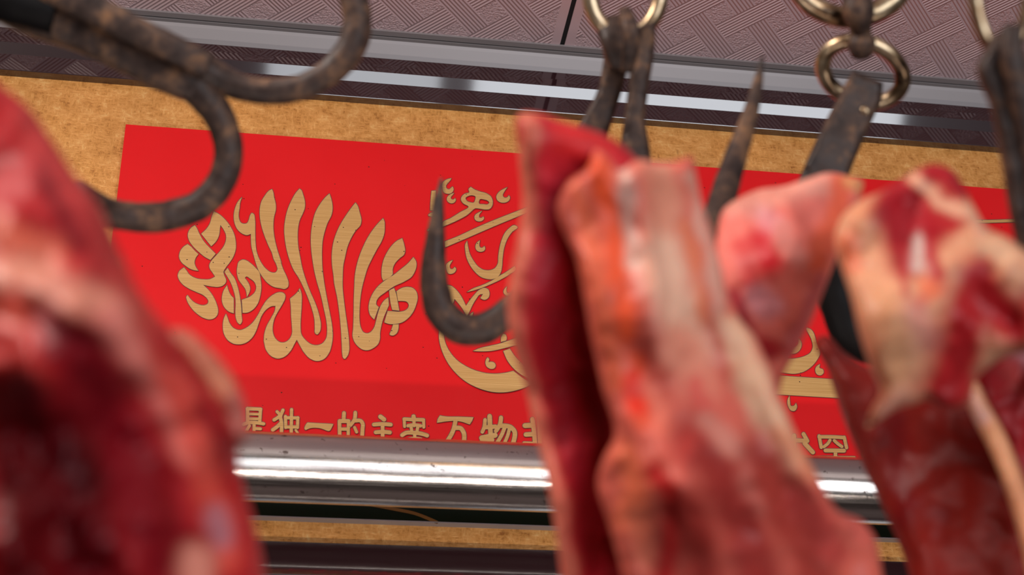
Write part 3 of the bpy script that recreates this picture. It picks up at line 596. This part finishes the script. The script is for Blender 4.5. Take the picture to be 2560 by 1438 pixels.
slab('fat_face', [(1492,372),(1530,404),(1548,424),(1592,400),(1640,406),(1690,404),(1728,392),(1740,440),(1752,500),(1776,570),(1800,650),(1822,740),(1850,800),(1885,840),(1915,900),(1950,990),(1992,1090),(2050,1200),(2098,1280),(2150,1300),(2185,1340),(2205,1430),(2240,1650,1),(1570,1650,1),(1556,1438),(1522,1310),(1494,1200),(1512,1140),(1534,1100),(1506,970),(1474,820),(1444,660),(1396,500),(1420,452),(1466,420)],
     [(1520,420,.565),(1600,800,.545),(1700,1200,.52),(1750,450,.585),(1860,850,.575),(2050,1250,.56),(2200,1400,.58),(1520,1200,.545)], .013, 34, FAT, mB, 14, 5.5, .003, 80, (214,102,86),
     [([(1440,470),(1480,620),(1510,800),(1545,960)], 40, (232,112,78), .9), ([(1500,420),(1525,540),(1545,700),(1570,840)], 46, (236,90,50), 1), ([(1590,900),(1600,1050)], 40, (240,92,56), .9),
      ([(1562,440),(1568,560),(1582,650)], 34, (220,176,160), .95), ([(1650,440),(1660,560),(1650,640)], 75, (222,146,120), 1), ([(1650,640),(1690,760),(1720,880)], 95, (236,184,156), 1),
      ([(1730,440),(1750,560),(1780,680),(1800,780)], 30, (222,166,146), .9), ([(1710,560),(1740,680),(1760,790)], 24, (232,128,86), .7),
      ([(1700,860),(1750,960)], 80, (226,140,116), .9), ([(1830,820),(1870,920),(1920,1020),(1990,1130)], 62, (234,182,148), 1), ([(1860,960),(1900,1040)], 50, (236,190,154), .8), ([(1940,1080),(2030,1180)], 40, (236,150,112), .8),
      ([(1620,980),(1650,1000),(1660,1080)], 40, (238,128,104), .7), ([(1580,940),(1595,1020)], 34, (238,52,34), .9), ([(1560,1130),(1590,1220),(1570,1300)], 60, (240,120,84), .9), ([(1600,1280),(1610,1400)], 40, (236,130,100), .7),
      ([(1640,1180),(1680,1240),(1680,1330),(1660,1460)], 40, (190,30,32), .95), ([(1740,960),(1750,1010)], 40, (214,84,76), .8),
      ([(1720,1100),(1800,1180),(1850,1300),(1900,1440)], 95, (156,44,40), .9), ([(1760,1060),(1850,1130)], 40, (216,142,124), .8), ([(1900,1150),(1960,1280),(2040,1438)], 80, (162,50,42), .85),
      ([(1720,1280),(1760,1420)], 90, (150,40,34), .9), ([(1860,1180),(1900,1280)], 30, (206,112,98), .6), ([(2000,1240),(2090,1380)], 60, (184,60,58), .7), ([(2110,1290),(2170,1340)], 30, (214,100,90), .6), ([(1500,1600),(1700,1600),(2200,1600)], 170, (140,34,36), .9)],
     ctrl_h=[([(1600,430),(1630,700),(1650,900)], 70, .006), ([(1840,820),(1960,1060),(2040,1200)], 95, .007), ([(1640,1180),(1690,1350)], 50, -.001), ([(1720,1100),(1850,1300)], 90, -.005)])

mC = meat(1960, 700, .62, 'pink triangular piece of meat just right of the bare spike')
slab('muscle', [(1812,520),(1850,494),(1900,474),(1960,466),(2020,446),(2070,432),(2120,440),(2158,452),(2152,490),(2120,560),(2092,640),(2062,720),(2030,800),(1996,870),(1962,930),(1930,1010),(1890,1000),(1850,900),(1810,800),(1780,700),(1790,600)],
     [(1830,520,.69),(2130,460,.70),(1900,800,.66),(1960,650,.65)], .010, 36, MEAT, mC, 12, 7.5, .002, 60, (236,122,108),
     [([(1840,510),(1930,486),(2010,466),(2070,456)], 56, (238,160,140), .9), ([(2110,460),(2080,560),(2040,660)], 46, (240,104,70), .9), ([(2130,455),(2150,470)], 34, (222,160,104), .8),
      ([(1900,600),(1920,660)], 62, (212,30,44), .95), ([(1850,620),(1870,700)], 40, (206,40,50), .7), ([(1910,540),(1930,560)], 50, (224,150,156), .7), ([(1960,580),(1990,640)], 50, (228,146,134), .8),
      ([(1890,740),(1920,770)], 56, (216,144,150), .9), ([(1830,740),(1870,830),(1920,880)], 36, (156,22,44), .9), ([(2050,700),(2010,800),(1970,890)], 30, (190,92,98), .7), ([(1920,850),(1940,870)], 36, (170,10,24), .8)])
mD = meat(2280, 700, .58, 'cream knuckle of bone and fat with red meat at right')
slab('fat', [(2086,600),(2106,540),(2150,502),(2205,476),(2250,450),(2290,424),(2335,410),(2385,428),(2412,470),(2436,520),(2470,572),(2515,592),(2580,640),(2720,720,1),(2720,900,1),(2600,880),(2500,900),(2440,950),(2420,1010),(2360,1024),(2320,1000),(2290,1010),(2250,1020),(2165,1066),(2180,1020),(2200,985),(2176,920),(2148,830),(2124,730),(2100,660)],
     [(2120,600,.60),(2300,450,.61),(2250,800,.565),(2500,750,.58),(2380,960,.59),(2700,800,.58)], .014, 36, FAT, mD, 12, 8.5, .002, 60, (230,166,128),
     [([(2140,540),(2200,510)], 50, (230,150,110), .7), ([(2250,480),(2300,530),(2330,570)], 96, (172,24,34), 1), ([(2330,425),(2290,480),(2240,550),(2270,640)], 90, (170,24,34), 1), ([(2220,510),(2290,560)], 60, (172,26,38), 1), ([(2340,425),(2400,470)], 64, (166,26,36), 1), ([(2350,500),(2385,550)], 56, (178,30,36), 1),
      ([(2290,440),(2350,500),(2420,535),(2460,580)], 30, (232,172,140), 1), ([(2330,620),(2340,680)], 34, (180,48,54), .95), ([(2270,640),(2250,700),(2260,730)], 24, (190,64,62), .8), ([(2300,600),(2290,660)], 24, (216,190,178), .9),
      ([(2120,600),(2130,660)], 44, (232,120,84), .8), ([(2320,710),(2350,716),(2290,760)], 30, (236,110,72), .8), ([(2200,760),(2230,860),(2240,960)], 60, (224,160,116), .8), ([(2290,780),(2330,850)], 60, (216,140,128), .7),
      ([(2440,690),(2480,760),(2540,820)], 90, (182,30,36), 1), ([(2430,760),(2400,860),(2360,970)], 105, (178,32,36), 1), ([(2600,760),(2700,800)], 100, (176,30,36), .9), ([(2400,900),(2400,1000)], 50, (176,34,38), .95),
      ([(2470,620),(2520,640)], 40, (228,180,144), .8), ([(2215,1030),(2260,1000)], 50, (216,150,128), .8)],
     ctrl_h=[([(2270,520),(2290,680)], 60, -.004), ([(2440,740),(2520,800)], 60, -.004)])
mE = meat(2300, 1250, .64, 'broad dark brownish red slab of meat in the lower right corner')
slab('muscle', [(2040,846),(2062,838),(2110,880),(2180,920),(2300,900),(2420,930),(2480,1000),(2540,1130),(2590,1290),(2620,1650,1),(2290,1650,1),(2262,1400),(2215,1290),(2160,1170),(2110,1050),(2066,920)],
     [(2060,800,.74),(2300,1300,.70),(2200,1100,.72),(2500,1200,.68)], .02, 70, MEAT, mE, 13, 9.5, .004, 90, (118,20,12),
     [([(2080,900),(2150,1060),(2220,1220)], 50, (104,26,22), .8), ([(2280,1000),(2300,1200),(2320,1400)], 70, (126,26,18), .7), ([(2400,1250),(2440,1450)], 90, (124,24,16), .8), ([(2240,1060),(2260,1300)], 50, (108,8,12), .8)])
slab('fat_edge', [(2405,960),(2432,950),(2470,1010),(2520,1100),(2560,1200),(2600,1340),(2630,1650,1),(2590,1650,1),(2560,1400),(2520,1250),(2470,1120),(2425,1030)], .655, .010, 24, FAT, mE, 11, 10.5, .003, 50, (226,158,116),
     [([(2415,970),(2450,1040)], 30, (220,172,160), .8)])['label'] = 'cream fat edge running down the slab'
mF = meat(2560, 1000, .66, 'dark red meat with a greyish pink top at the far right edge')
slab('muscle', [(2440,830),(2500,810),(2600,790),(2760,800,1),(2760,1650,1),(2600,1650,1),(2560,1400),(2500,1200),(2450,1050),(2425,940)], .74, .02, 60, MEAT, mF, 13, 11.5, .006, 80, (140,14,22),
     [([(2470,840),(2560,880),(2660,940)], 56, (178,120,124), .9), ([(2520,930),(2600,1000)], 40, (160,60,56), .6)])
